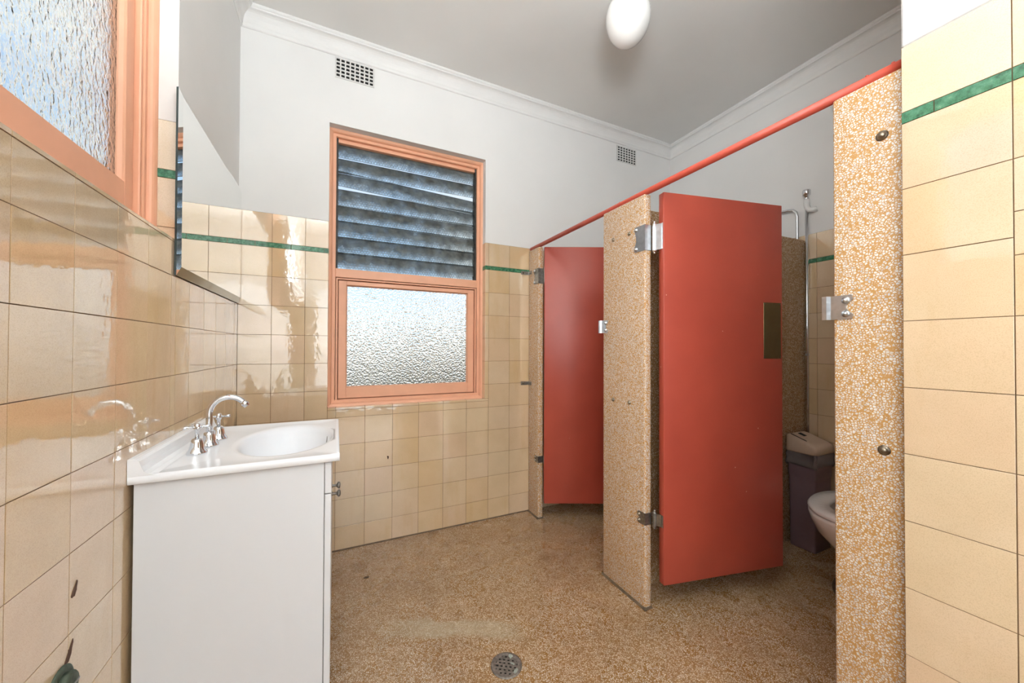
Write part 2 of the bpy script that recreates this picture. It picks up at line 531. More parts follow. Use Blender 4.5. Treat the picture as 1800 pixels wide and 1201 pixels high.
# ------------------------------------------------------------------ main dimensions
XL, YB, XR, XS, XP = -0.454, 2.289, 1.190, 2.620, 1.225     # left wall, back wall, near right wall, stall end wall, stall front
ZC = 2.885                                                    # ceiling
YN = 0.379                                                    # corner of the near right wall
YF = -2.05                                                    # wall behind the camera
T, Z1 = 0.1535, 0.131
ROWS = [0.0] + [Z1 + i * T for i in range(11)]                # 0, J1 ... J11
ZST0, ZST1, ZTOP = ROWS[-1], ROWS[-1] + .0262, ROWS[-1] + .0262 + T
TH = .0017                                                    # tile standing proud of its bed
WX0, WX1, WZ0, WZ1 = -.042, .895, .802, 2.402                 # back window opening
LY0, LY1, LZ0, LZ1 = .25, 1.491, 1.475, 2.40                  # left window opening
LMUL = .87

# ------------------------------------------------------------------ structure: floor, ceiling, walls
struct('floor', MB().box(XL - .3, XS + .3, YF - .3, YB + .3, -.15, 0), 'terrazzo_floor', 'speckled brown terrazzo floor')
struct('ceiling', MB().box(XL - .3, XS + .3, YF - .3, YB + .3, ZC, ZC + .12), 'ceiling_paint', 'flat grey white painted ceiling')

WT = .17
b_ = MB()
# bed behind the tiles (slot 1) and plaster above (slot 0)
b_.box(XL - WT, WX0 - TH, YB + TH, YB + .06, 0, ZTOP, mi=1)
b_.box(XL - WT, WX0 - TH, YB + .06, YB + WT, 0, ZTOP, mi=2)
b_.box(WX1 + TH, XS + WT, YB + TH, YB + .06, 0, ZTOP, mi=1)
b_.box(WX1 + TH, XS + WT, YB + .06, YB + WT, 0, ZTOP, mi=2)
b_.box(WX0 - TH, WX1 + TH, YB + TH, YB + .06, 0, WZ0 - TH, mi=1)
b_.box(WX0 - TH, WX1 + TH, YB + .06, YB + WT, 0, WZ0 - TH, mi=2)
b_.box(XL - WT, WX0, YB, YB + WT, ZTOP, ZC, mi=0)
b_.box(WX1, XS + WT, YB, YB + WT, ZTOP, ZC, mi=0)
b_.box(WX0, WX1, YB, YB + WT, WZ1, ZC, mi=0)
wall_back = struct('wall_back', b_, ['plaster', 'grout', 'render_cream'], 'white plaster wall above cream tiles with louvre window')

b_ = MB()
b_.box(XL - WT, XL - TH, YF, LY0 - TH, 0, 1.2, mi=1)
b_.box(XL - WT, XL - TH, YF, -1.7, 1.2, ZTOP, mi=1)
b_.box(XL - WT, XL - TH, -.3, LY0 - TH, 1.2, ZTOP, mi=1)
b_.box(XL - .06, XL - TH, LY1 + TH, YB, 0, ZTOP, mi=1)
b_.box(XL - WT, XL - .06, LY1 + TH, YB, 0, ZTOP, mi=2)
b_.box(XL - .06, XL - TH, LY0 - TH, LY1 + TH, 0, LZ0 - TH, mi=1)
b_.box(XL - WT, XL - .06, LY0 - TH, LY1 + TH, 0, LZ0 - TH, mi=2)
b_.box(XL - WT, XL, YF, -1.7, ZTOP, ZC)
b_.box(XL - WT, XL, -.3, LY0, ZTOP, ZC)
b_.box(XL - WT, XL, -1.7, -.3, 2.4, ZC)  # head of an unseen opening added behind the camera for the side fill
b_.box(XL - WT, XL, LY1, YB, ZTOP, ZC)
b_.box(XL - WT, XL, LY0, LY1, LZ1, ZC)
wall_left = struct('wall_left', b_, ['plaster', 'grout', 'render_cream'], 'tiled wall beside the basin')

b_ = MB()
b_.box(XR + TH, XR + .14, YF, YN, 0, ZTOP, mi=1)
b_.box(XR, XR + .14, YF, YN, ZTOP, ZC, .004)
b_.box(XR + .14, XS, YN - .12, YN, 0, ZC)
wall_right = struct('wall_right', b_, ['plaster', 'grout'], 'near tiled wall at the right edge')

b_ = MB()
b_.box(XS + TH, XS + WT, YN - .12, YB, 0, ZTOP, mi=1)
b_.box(XS, XS + WT, YN - .12, YB, ZTOP, ZC)
wall_stall = struct('wall_stalls', b_, ['plaster', 'grout'], 'white and tiled wall at the end of the toilet stalls')

b_ = MB()                                   # wall behind the camera; its doorway is added to let in light
DX0, DX1, DZ = -.28, 1.0, 2.1
b_.box(XL - WT, DX0, YF - .15, YF, 0, ZC)
b_.box(DX1, XR + .14, YF - .15, YF, 0, ZC)
b_.box(DX0, DX1, YF - .15, YF, DZ, ZC)
struct('wall_front', b_, 'plaster', 'plain plaster wall behind the camera with an opening added for light')

# ------------------------------------------------------------------ tiles
TM = {}
def tile_mesh(axis, w, h, th, bev=.00025, name='tile'):
    """axis = outward normal of the tile: '-y', '+x', '-x', '+y', '+z'; w along the wall, h upward"""
    key = (axis, round(w, 4), round(h, 4), name)
    if key in TM: return TM[key]
    def mp(u, v, d):
        return {'-y': (u, -d, v), '+y': (u, d, v), '+x': (d, u, v), '-x': (-d, u, v), '+z': (u, v, d)}[axis]
    a, c = w / 2, h / 2
    r0 = [mp(*p, -th) for p in ((-a, -c), (a, -c), (a, c), (-a, c))]
    r1 = [mp(*p, -bev) for p in ((-a, -c), (a, -c), (a, c), (-a, c))]
    q, s_ = a - bev * 1.4, c - bev * 1.4
    r2 = [mp(*p, 0) for p in ((-q, -s_), (q, -s_), (q, s_), (-q, s_))]
    TM[key] = MB().loft([r0, r1, r2], smooth=False).mesh(name)
    return TM[key]
def tile(parent, axis, plane, u0, u1, v0, v1, mat='tile_cream', name='tile', gap=.0018, th=.0065, tilt=.0006):
    w, h = u1 - u0 - gap, v1 - v0 - gap
    if w < .004 or h < .004: return
    uc, vc = (u0 + u1) / 2, (v0 + v1) / 2
    dp = random.uniform(-.0004, .0003)
    loc = {'-y': (uc, plane - dp, vc), '+y': (uc, plane + dp, vc), '+x': (plane + dp, uc, vc), '-x': (plane - dp, uc, vc), '+z': (uc, vc, plane + dp)}[axis]
    o = put(name, tile_mesh(axis, w, h, th, name=name), mat, parent, loc)
    r = lambda: random.uniform(-tilt, tilt)
    o.rotation_euler = {'y': (r(), 0, r()), 'x': (0, r(), r()), 'z': (r(), r(), 0)}[axis[1]]
    return o
def spans(lo, hi, joints):
    js = [lo] + [j for j in sorted(joints) if lo + .006 < j < hi - .006] + [hi]
    return list(zip(js[:-1], js[1:]))
STJ = .158                                   # length of the green listello pieces
def field(parent, axis, plane, u0, u1, v0, v1, cols, rows, st_cols=None, dz=0):
    """tiles between u0..u1, v0..v1 with the green line and the top course where the field reaches them"""
    rr = [r + dz for r in rows]
    for a, c in spans(u0, u1, cols):
        for p, q in spans(v0, min(v1, ZST0 + dz), rr):
            tile(parent, axis, plane, a, c, p, q)
        if v1 > ZST1 + dz: tile(parent, axis, plane, a, c, max(ZST1 + dz, v0), v1)
    if v1 > ZST1 + dz and v0 < ZST0 + dz:
        for a, c in spans(u0, u1, st_cols if st_cols else cols):
            tile(parent, axis, plane - (.0005 if axis[0] == '-' else -.0005), a, c, ZST0 + dz, ZST1 + dz, 'tile_green', 'stripe_tile', gap=.0016)

cl = [-.3084, -.155]
cw = [i * T for i in range(0, 18)]
field(wall_back, '-y', YB, XL, WX0, 0, ZTOP, cl, ROWS[1:], [-.383, -.222, -.063])
for a, c in spans(WX0, .921, cw):
    for p, q in spans(0, WZ0, ROWS[1:] + [WZ0 - .014]): tile(wall_back, '-y', YB, a, c, p, q)
field(wall_back, '-y', YB, WX1, .921, WZ0, ZTOP, [], ROWS[1:])
field(wall_back, '-y', YB, .921, XS, 0, ZTOP, [x for x in cw if x > .93], ROWS[1:], [.94 + k * STJ for k in range(11)])
# tiled window reveal and sill
RD = .052
field(wall_back, '-x', WX1, YB, YB + RD, WZ0, ZTOP, [], ROWS[1:], [YB + .03])
field(wall_back, '+x', WX0, YB, YB + RD, WZ0, ZTOP, [], ROWS[1:], [YB + .03])
for a, c in spans(WX0, WX1, cw): tile(wall_back, '+z', WZ0, a, c, YB, YB + RD)

cly = [2.2246 - k * T for k in range(16)]
for a, c in spans(-.08, LY1, cly):
    for p, q in spans(0, LZ0, ROWS[1:] + [LZ0 - .010]): tile(wall_left, '+x', XL, a, c, p, q)
for a, c in spans(LY1, YB - .001, cly):
    for p, q in spans(0, ROWS[9] + .003, ROWS[1:]): tile(wall_left, '+x', XL, a, c, p, q)
field(wall_left, '-y', LY1, XL - RD, XL, LZ0, ZTOP, [], ROWS[1:])
for a, c in spans(LY0, LY1, cly): tile(wall_left, '+z', LZ0, XL - RD, XL, a, c)

field(wall_right, '-x', XR, YN - T - .003, YN, 0, ZTOP, [], ROWS[1:], [YN - .052])
R2 = [ROWS[i] for i in range(1, 9)] + [1.324, 1.409, ROWS[10]]
for c0, c1 in ((YN - 2 * T - .003, YN - T - .003), (YN - 3 * T - .003, YN - 2 * T - .003)):
    for p, q in spans(0, ZST0, R2): tile(wall_right, '-x', XR, c0, c1, p, q)
    tile(wall_right, '-x', XR, c0, c1, ZST1, ZTOP)
for c0, c1 in spans(YN - 3 * T - .003, YN - T - .003, [YN - .052 - STJ, YN - .052 - 2 * STJ]):
    tile(wall_right, '-x', XR - .0005, c0, c1, ZST0, ZST1, 'tile_green', 'stripe_tile', gap=.0016)

css = [1.207 + k * T for k in range(-6, 8)]
field(wall_stall, '-x', XS, YN, YB - .001, 0, ZTOP, css, ROWS[1:], None, 0.0)

# damage: small chips in tiles
def chip(name, axis, loc, w, h, rot, mat='tile_chip'):
    poly = []
    for i in range(10):
        a = 2 * math.pi * i / 10
        k = 1 + .25 * math.sin(3 * a + rot * 7)
        x, y = w / 2 * k * math.cos(a), h / 2 * k * math.sin(a)
        poly.append((x * math.cos(rot) - y * math.sin(rot), x * math.sin(rot) + y * math.cos(rot)))
    mf = {'x': lambda u, v, d: (loc[0] + d, loc[1] + u, loc[2] + v), 'y': lambda u, v, d: (loc[0] + u, loc[1] - d, loc[2] + v)}[axis]
    return MB().prism(poly, mf, -.001, .0009)
part('tile_chip', chip('', 'x', (XL, 1.012, .668), .011, .030, -.5), 'tile_chip', wall_left)
part('tile_chip', chip('', 'y', (.282, YB, .49), .009, .020, .1), 'leaf_brown', wall_back)

# grimy fillet where the floor meets the tiles
fil = [(0, 0), (.007, 0), (.0035, .0018), (.0018, .0035), (0, .006)]
struct('baseboard_back', MB().prism(fil, lambda u, v, d: (d, YB - u, v), XL, XP), 'sealant', 'dark grimy joint where the floor meets the window wall')
struct('baseboard_left', MB().prism(fil, lambda u, v, d: (XL + u, d, v), YF, YB - .011), 'sealant', 'dark grimy joint where the floor meets the basin wall')

# ------------------------------------------------------------------ cornice
CP = [(0, -.098), (.004, -.098), (.008, -.094), (.009, -.086), (.011, -.080)] + \
     [(.012 + .036 * (1 - math.cos(math.radians(a))), -.078 + .056 * math.sin(math.radians(a))) for a in range(0, 91, 15)] + \
     [(.051, -.022), (.051, -.014), (.056, -.011), (.060, -.006), (.060, 0), (0, 0)]
def cornice(name, pa, pb, nrm, ma, mb_, label):
    """cove run from pa to pb (xy); nrm = direction off the wall; ma/mb: +1 shortens the end with the offset (inner mitre)"""
    A, B, N = Vector((*pa, ZC)), Vector((*pb, ZC)), Vector((*nrm, 0))
    D = (B - A).normalized()
    ra = [A + N * u + D * (u * ma) + Vector((0, 0, z)) for u, z in CP]
    rb = [B + N * u - D * (u * mb_) + Vector((0, 0, z)) for u, z in CP]
    struct(name, MB().loft([ra, rb], smooth=False), 'cornice_paint', label)
cornice('trim_1', (XL, YB), (XS, YB), (0, -1), 1, 1, 'white coved cornice above the louvre window')
cornice('trim_2', (XS, YN), (XS, YB), (-1, 0), 1, 1, 'white coved cornice above the stalls')
cornice('trim_3', (XL, YF), (XL, YB), (1, 0), 1, 1, 'white coved cornice above the mirror')
cornice('trim_4', (XR, YF), (XR, YN), (-1, 0), 1, 0, 'white coved cornice on the near wall')

# ------------------------------------------------------------------ windows
mapB = lambda u, v, d: (u, YB + d, v)
mapL = lambda u, v, d: (XL - d, u, v)
def quarter(r, d):
    return [(0, d)] + [(r * math.sin(math.radians(a)), d - r * math.cos(math.radians(a))) for a in range(0, 91, 18)]
def window_frame(root, mp, u0, u1, v0, v1, fi=.036):
    part('bead', MB().frame(u0, u1, v0, v1, quarter(.019, .066), mp, smooth=False), 'frame_paint', root)
    part('frame', MB().frame(u0, u1, v0, v1, [(0, .066), (fi - .003, .066), (fi, .069), (fi, .15), (0, .15)], mp), 'frame_paint', root)
def bx(mb, mp, u0, u1, v0, v1, d0, d1, bev=0):
    a, c = mp(u0, v0, d0), mp(u1, v1, d1)
    return mb.box(a[0], c[0], a[1], c[1], a[2], c[2], bev, 1)
def sash(root, mp, u0, u1, v0, v1, st, tp, bt, gl, d=.078):
    """fixed sash: stop bead, stiles and rails, rippled pane held by putty beads"""
    part('stop_bead', MB().frame(u0, u1, v0, v1, [(.0035, .0705), (.011, .0705), (.0125, .074), (.0125, .12), (.0035, .12)], mp), 'frame_paint', root)
    a0, a1, c0, c1 = u0 + .0165, u1 - .0165, v0 + .0165, v1 - .0165
    s_ = part('sash', bx(bx(MB(), mp, a0, a0 + st, c0, c1, d, d + .045, .0018), mp, a1 - st, a1, c0, c1, d, d + .045, .0018), 'frame_paint', root)
    part('sash_rail', bx(MB(), mp, a0 + st, a1 - st, c1 - tp, c1, d, d + .045, .0018), 'frame_paint', s_)
    part('sash_rail', bx(MB(), mp, a0 + st, a1 - st, c0, c0 + bt, d, d + .045, .0018), 'frame_paint', s_)
    part('rear_stop', MB().frame(u0, u1, v0, v1, [(0, d + .046), (.024, d + .046), (.024, d + .058), (0, d + .058)], mp), 'frame_paint', root)
    g0, g1, h0, h1 = a0 + st, a1 - st, c0 + bt, c1 - tp
    part('glazing_bead', MB().frame(g0, g1, h0, h1, [(0, d + .006), (.005, d + .014), (.005, d + .018), (0, d + .018)], mp), 'frame_paint', s_)
    # pane: inner face rippled (slot 0), the rest smooth (slot 1)
    mb = MB()
    P = [mp(u, v, dd) for dd in (d + .018, d + .023) for u, v in ((g0 - .004, h0 - .004), (g1 + .004, h0 - .004), (g1 + .004, h1 + .004), (g0 - .004, h1 + .004))]
    mb.add(P, [(0, 1, 2, 3)], 0)
    mb.add(P, [(4, 7, 6, 5), (0, 4, 5, 1), (1, 5, 6, 2), (2, 6, 7, 3), (3, 7, 4, 0)], 1)
    part('glass_pane', mb, [gl, 'glass_smooth'], s_)

w1 = thing('window_1', (WX0, YB + .06, WZ0), 'orange framed window with glass louvres above a hammered pane', None)
w1['kind'] = 'structure'
window_frame(w1, mapB, WX0, WX1, WZ0 - .001, WZ1)
FI = .036
TZ0, TZ1 = 1.549, 1.600
part('transom', bx(MB(), mapB, WX0 + FI - .001, WX1 - FI + .001, TZ0, TZ1, .0665, .14, .002), 'frame_paint', w1)
sash(w1, mapB, WX0 + FI, WX1 - FI, WZ0 + FI - .012, TZ0, .042, .024, .064, 'glass_hammered')
# louvres
gx0, gx1 = WX0 + FI, WX1 - FI
for x0, x1 in ((gx0, gx0 + .010), (gx1 - .010, gx1)):
    part('louvre_channel', MB().box(x0, x1, YB + .082, YB + .128, TZ1, WZ1 - FI), 'louvre_metal', w1)
part('head_stop', bx(MB(), mapB, gx0, gx1, WZ1 - FI - .022, WZ1 - FI, .086, .13, .002), 'frame_paint', w1)
ZL0, ZL1 = TZ1 + .004, WZ1 - FI - .010
NL = 8
pitch = (ZL1 - ZL0) / NL
bl = None
for k in range(NL):
    zc = ZL0 + pitch * (k + .5)
    # each blade leans outward at its foot; some have dropped out of line
    tilt = [5, 6, 7, 9, 13, 18, 19, 15][k]
    twist = [0, .1, -.1, .25, -.2, -2.5, .1, 0][k]
    if bl is None:
        mb = MB().box(gx0 + .008, gx1 - .008, -.0028, .0028, -pitch * .565, pitch * .565, .0008)
        o_ = Vector(((gx0 + gx1) / 2, 0, 0))
        bl = mb.mesh('louvre_blade', o_)
    o = put('louvre_blade', bl, 'wired_glass', w1, Vector(((gx0 + gx1) / 2, YB + .104, zc)) - ROOTLOC[w1])
    o.rotation_euler = (math.radians(-tilt), math.radians(-twist), 0)

w2 = thing('window_2', (XL - .06, LY0, LZ0), 'orange framed window with rippled obscure glass beside the mirror', None)
w2['kind'] = 'structure'
window_frame(w2, mapL, LY0, LY1, LZ0 - .001, LZ1)
part('mullion', bx(MB(), mapL, LMUL - .03, LMUL + .03, LZ0 + .03, LZ1 - .03, .0665, .14, .002), 'frame_paint', w2)
sash(w2, mapL, LMUL + .03, LY1 - FI, LZ0 + FI, LZ1 - FI, .045, .045, .076, 'glass_cathedral', .084)
sash(w2, mapL, LY0 + FI, LMUL - .03, LZ0 + FI, LZ1 - FI, .045, .045, .076, 'glass_cathedral', .084)

# ------------------------------------------------------------------ outside
struct('ground', MB().box(-14, 14, -14, 14, -.60, -.45), 'outside_ground', 'dry ground outside the windows')

# ------------------------------------------------------------------ air vents
def vent(x0, x1, z0, z1, nx, nz, label):
    r = thing('air_vent', ((x0 + x1) / 2, YB, z0), label, 'vent', 'wall vents under the cornice')
    part('vent_plate', MB().box(x0 + .004, x1 - .004, YB - .0012, YB - .0002, z0 + .004, z1 - .004), 'vent_dark', r)  # near-black sheet paints in the unlit depth behind the holes
    px, pz = (x1 - x0) / nx, (z1 - z0) / nz
    mb = MB()
    for i in range(nx + 1):
        x = x0 + i * px; mb.box(x - px * .15, x + px * .15, YB - .005, YB - .0005, z0 - pz * .15, z1 + pz * .15)
    part('bar_grid', mb, 'vent_plate', r)
    mb = MB()
    for i in range(nz + 1):
        z = z0 + i * pz; mb.box(x0 - px * .15, x1 + px * .15, YB - .0047, YB - .0005, z - pz * .17, z + pz * .17)
    part('crossbar_grid', mb, 'vent_plate', r)
vent(-.014, .187, 2.670, 2.778, 8, 5, 'square holed air vent above the louvre window')
vent(2.026, 2.220, 2.652, 2.772, 7, 6, 'small square holed air vent near the far ceiling corner')

# ------------------------------------------------------------------ ceiling light
LX, LY = 1.266, 1.355
r = thing('ceiling_light', (LX, LY, ZC), 'egg shaped white opal glass shade hanging under the ceiling', 'light')
prof = [(.032, .245)] + [(.105 * math.sin(math.acos(max(-1, min(1, c)))) * (1 + .05 * c), 0.125 + .127 * c) for c in [math.cos(math.radians(a)) for a in range(20, 181, 8)]]
prof[-1] = (.001, -.002)
part('shade', MB().lathe([(r_, h) for r_, h in prof], (LX, LY, 2.614), 'Z', 40, cap0=False), 'opal_glass', r)
part('fitting', MB().lathe([(.046, 0), (.046, .028), (.040, .032)], (LX, LY, ZC - .032), 'Z', 28), 'black_fitting', r)
for k in range(3):
    a = math.radians(k * 120 + 205)
    part('screw', MB().lathe([(.004, 0), (.004, .024), (.006, .024), (.006, .030)], (LX + .040 * math.cos(a), LY + .040 * math.sin(a), 2.860), (math.cos(a), math.sin(a), 0), 10), 'black_fitting', r)

# ------------------------------------------------------------------ stall front: pillars, rail, partition, doors
def bolt_mb(mb, loc, axis=(-1, 0, 0), r=.0075):
    mb.lathe([(r * 1.5, 0), (r * 1.5, .0015), (r, .002), (r * .95, .005), (r * .6, .008), (.0008, .0092)], loc, axis, 12)
    return mb
def pillar(y0, y1, ztop, label):
    r = thing('partition_pillar', (XP + .02, (y0 + y1) / 2, 0), label, 'pillar', 'terrazzo pillars of the stall front')
    part('slab', MB().box(XP, XP + .038, y0, y1, 0, ztop, .007, 3), 'terrazzo_pale', r)
    return r
ZPT = 1.826
p1 = pillar(2.150, YB - .002, ZPT, 'narrow terrazzo pillar against the window wall')
p2 = pillar(1.206, 1.488, ZPT, 'wide middle terrazzo pillar between the two red doors')
p3 = pillar(YN + .002, .527, 1.822, 'nearest terrazzo pillar beside the near tiled wall')
for pr, ys in ((p2, (1.302, 1.411)), (p3, (.425,))):
    for y in ys:
        for z in (1.673, .890):
            part('bolt', bolt_mb(MB(), (XP + .0005, y, z), r=.0085 if pr is p3 else .0065), 'old_bolt', pr)
def sealstrip(y0, y1, e0, e1, pr):
    mb = MB()
    mb.prism([(XP - .009, 0), (XP + .002, 0), (XP + .002, .009), (XP - .002, .007)], lambda u, v, d: (u, d, v), y0 - e0, y1 + e1)
    mb.prism([(y0 - .008, 0), (y0 + .002, 0), (y0 + .002, .009)], lambda u, v, d: (d, u, v), XP - .008, XP + .038)
    part('seal_fillet', mb, 'sealant', pr)
sealstrip(2.150, YB - .002, .008, 0, p1); sealstrip(1.206, 1.488, .01, .004, p2); sealstrip(YN + .002, .527, 0, .01, p3)
# wall clips on the narrow pillar
for z in (1.668, .895):
    mb = MB().box(XP - .062, XP - .002, YB - .0045, YB - .0015, z - .012, z + .012, .0006)
    mb.box(XP - .004, XP - .001, YB - .045, YB - .002, z - .012, z + .012, .0006)
    c = part('wall_clip', mb, 'dull_steel', p1)
    part('bolt', bolt_mb(bolt_mb(MB(), (XP - .045, YB - .004, z), (0, -1, 0), .0045), (XP - .0035, YB - .032, z), (-1, 0, 0), .0045), 'old_bolt', c)
# keeper plates (bent strike brackets)
def keeper(y_edge, z, pr, sgn, reach=.036, hgt=.064):
    """plate on the pillar face with a lip bent over the opening; sgn = +1 opening lies at larger y"""
    zh = hgt / 2
    poly = [(0, -zh), (-reach * .86, -zh)] + [(-reach - .004 + .004 * math.cos(math.radians(a)) * 1, -zh + .012 + .012 * math.sin(math.radians(a))) for a in range(270, 179, -30)] + \
           [(-reach * .80, -.004), (-reach * .80, .004)] + [(-reach - .004 + .004 * math.cos(math.radians(a)), zh - .012 + .012 * math.sin(math.radians(a))) for a in range(180, 89, -30)] + [(-reach * .86, zh), (0, zh)]
    mf = lambda u, v, d: (XP - d, y_edge + sgn * u, z + v)
    k = part('keeper_plate', MB().prism(poly, mf, .0006, .0030), 'steel', pr)
    lip = MB().prism([(0, .0030), (.004, .0030), (.010, .012), (.020, .0125), (.0215, .010), (.0215, .0085), (.012, .0085), (.005, .0004), (0, .0004)],
                     lambda u, v, d: (XP - v, y_edge + sgn * u, z + d), -zh, zh)
    part('keeper_lip', lip, 'steel', k)
    for dz in (-zh + .014, zh - .014):
        part('bolt', bolt_mb(MB(), (XP - .003, y_edge - sgn * reach * .80, z + dz), r=.0062), 'steel', k)
keeper(.527, 1.252, p3, 1)
keeper(1.488, 1.250, p2, 1, .030)

rail = single('overhead_rail', MB().tube([(XP + .019, YB - .004, 1.8395), (XP + .019, 1.3, 1.8385), (XP + .019, YN + .003, 1.8365)], .0135, 18), 'rail_paint',
              'thin round red rail running along the tops of the terrazzo pillars', 'rail', (XP + .019, 1.3, 1.82))
for y in (1.388, 1.68, 2.20, .46, .41):
    part('rivet', MB().lathe([(.004, 0), (.004, .003), (.002, .005)], (XP + .019, y, 1.850), 'Z', 8), 'rail_paint', rail)

# partition slab between the stalls (runs very slightly out of square)
pr_ = thing('stall_partition', (1.94, 1.32, 0), 'dark terrazzo slab dividing the two toilet stalls', 'partition')
mb = MB()
bm = bmesh.new()
vs = [bm.verts.new(v) for v in [(XP + .038, 1.325, 0), (XS - .004, 1.266, 0), (XS - .004, 1.306, 0), (XP + .038, 1.365, 0), (XP + .038, 1.325, 1.815), (XS - .004, 1.266, 1.815), (XS - .004, 1.306, 1.815), (XP + .038, 1.365, 1.815)]]
for f_ in [(0, 3, 2, 1), (4, 5, 6, 7), (0, 1, 5, 4), (1, 2, 6, 5), (2, 3, 7, 6), (3, 0, 4, 7)]: bm.faces.new([vs[i] for i in f_])
bmesh.ops.bevel(bm, geom=list(bm.edges), offset=.004, segments=1, affect='EDGES')
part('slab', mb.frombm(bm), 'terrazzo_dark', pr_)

def door(hx, hy, ang, width, z0, z1, pr_y, hz, label, plate, thick=.034):
    """hinge-side front corner at (hx, hy); ang = direction from hinge to free edge; the face looks to the camera side"""
    r = thing('stall_door', (hx, hy, z0), label, 'door', 'red stall doors')
    dx, dy = math.cos(ang), math.sin(ang)
    nx, ny = -dy, dx                      # into the leaf, away from the camera
    mp = lambda u, d, z: (hx + dx * u + nx * d, hy + dy * u + ny * d, z)
    def lbox(u0, u1, d0, d1, za, zb, bev=0, seg=1):
        b0 = MB().box(u0, u1, d0, d1, za, zb, bev, seg)
        b0.v = [Vector(mp(v.x, v.y, v.z)) for v in b0.v]
        return b0
    part('leaf', lbox(0, width, 0, thick, z0, z1, .0025, 2), 'door_red', r)
    for (za, zb), big in zip(hz, (True, False)):
        zc = (za + zb) / 2; zh = (zb - za) / 2
        py = pr_y                           # edge of the pillar
        mat = 'steel' if big else 'dull_steel'
        if pr_y > 2: mat = 'dull_steel'
        reach = .052 if big else .034
        poly = [(py - .0035, -zh), (py + reach, -zh)] + [(py + reach + .010 * math.cos(math.radians(a)), -zh + .012 + .012 * math.sin(math.radians(a))) for a in (300, 330, 0)] + [(py + reach - .003, -.010), (py + reach - .003, .010)] + \
               [(py + reach + .010 * math.cos(math.radians(a)), zh - .012 + .012 * math.sin(math.radians(a))) for a in (0, 30, 60)] + [(py + reach, zh), (py - .0035, zh)]
        k = part('hinge_plate', MB().prism(poly, lambda u, v, d: (XP - d, u, zc + v), .0006, .0034), mat, r)
        # strap wrapped round the pillar edge
        part('hinge_strap', MB().box(XP - .0034, XP + .036, py - .0036, py - .0006, zc - zh, zc + zh, .0006), mat, k)
        for dz in (-zh + .013, zh - .013):
            part('bolt', bolt_mb(MB(), (XP - .0034, py + reach - .002, zc + dz), r=.0062), 'old_bolt' if not big else 'steel', k)
        kx, ky = XP + .040, py - .016
        part('hinge_knuckle', MB().lathe([(.004, -.016), (.0055, -.012), (.003, -.008), (.0085, -.007), (.0085, 0), (.0085, 2 * zh), (.0085, 2 * zh + .004), (.003, 2 * zh + .006), (.0055, 2 * zh + .010), (.004, 2 * zh + .015)], (kx, ky, za), 'Z', 16), 'chrome' if big and pr_y < 2 else mat, k)
        e = part('door_strap', lbox(-.0025, -.0002, .004, thick - .004, zc - zh, zc + zh, .0005), mat, r)
        a0 = Vector(mp(-.0015, thick * .45, 0))
        mbk = MB(); d_ = Vector((a0.x - kx, a0.y - ky, 0)); n_ = Vector((-d_.y, d_.x, 0)).normalized() * .0016
        A, B = Vector((kx, ky, 0)), Vector((a0.x, a0.y, 0))
        mbk.prism([(A + n_).xy, (B + n_).xy, (B - n_).xy, (A - n_).xy], lambda u, v, d: (u, v, d), zc - zh, zc + zh)
        part('hinge_leaf', mbk, mat, k)
    if plate:
        u0, u1, za, zb = plate
        q = part('push_plate', lbox(u0, u1, -.0018, -.0002, za, zb, .0005), 'brass_plate', r)
        for u in (u0 + .006, u1 - .006):
            for z in (za + .007, zb - .007):
                part('screw', MB().lathe([(.0028, 0), (.0025, .001), (.0005, .0014)], mp(u, -.0018, z), (-nx, -ny, 0), 8), 'screw_dark', q)
    return r
door(1.252, 2.118, math.radians(-25.5), .62, .108, 1.818, 2.150, ((1.577, 1.680), (.372, .416)), 'red stall door half open next to the window wall', None)
door(1.275, 1.148, math.radians(-12.0), .640, .122, 1.820, 1.206, ((1.575, 1.688), (.366, .418)), 'red stall door standing open with a brass push plate', (.530, .630, 1.095, 1.357))

# ------------------------------------------------------------------ stall contents
# sanitary bin
bX0, bX1, bY0, bY1 = 2.402, 2.580, 1.116, 1.258
r = thing('waste_bin', ((bX0 + bX1) / 2, (bY0 + bY1) / 2, 0), 'tall dark purple brown bin with beige lid in the open stall', 'bin')
def rrect(x0, x1, y0, y1, rad, z, n=5):
    P = []
    for cx, cy, a0 in ((x1 - rad, y1 - rad, 0), (x0 + rad, y1 - rad, 90), (x0 + rad, y0 + rad, 180), (x1 - rad, y0 + rad, 270)):
        P += [(x, y, z) for x, y in arc(cx, cy, rad, a0, a0 + 90, n)]
    return P
sh = lambda k, z, rad=.012: rrect(bX0 + k, bX1 - k, bY0 + k, bY1 - k, rad, z)
part('body', MB().loft([sh(.008, 0), sh(.006, .006), sh(.003, .40), sh(.003, .405), sh(.000, .412), sh(-.001, .545)], smooth=True), 'bin_body', r)
def slope(mb):                      # the lid rises towards its hinge at the partition
    for v in mb.v:
        if v.z > .575: v.z += .048 * (v.y - bY0) / (bY1 - bY0)
    return mb
lid = part('lid', slope(MB().loft([sh(-.006, .546, .02), sh(-.009, .552, .02), sh(-.008, .582, .022), sh(-.005, .590, .022), sh(.003, .596, .024), sh(.016, .599, .026), sh(.04, .600, .02)])), 'bin_lid', r)
part('lid_flap', slope(MB().box(bX0 + .020, bX0 + .062, bY0 + .070, bY1 - .012, .599, .602)), 'bin_lid', lid)
part('lid_slot', slope(MB().box(bX0 + .012, bX0 + .017, bY0 + .050, bY1 - .012, .598, .6008)), 'vent_dark', lid)
part('lid_slot', slope(MB().box(bX0 + .070, bX0 + .100, bY0 + .090, bY1 - .020, .599, .6014)), 'vent_dark', lid)
rings = []
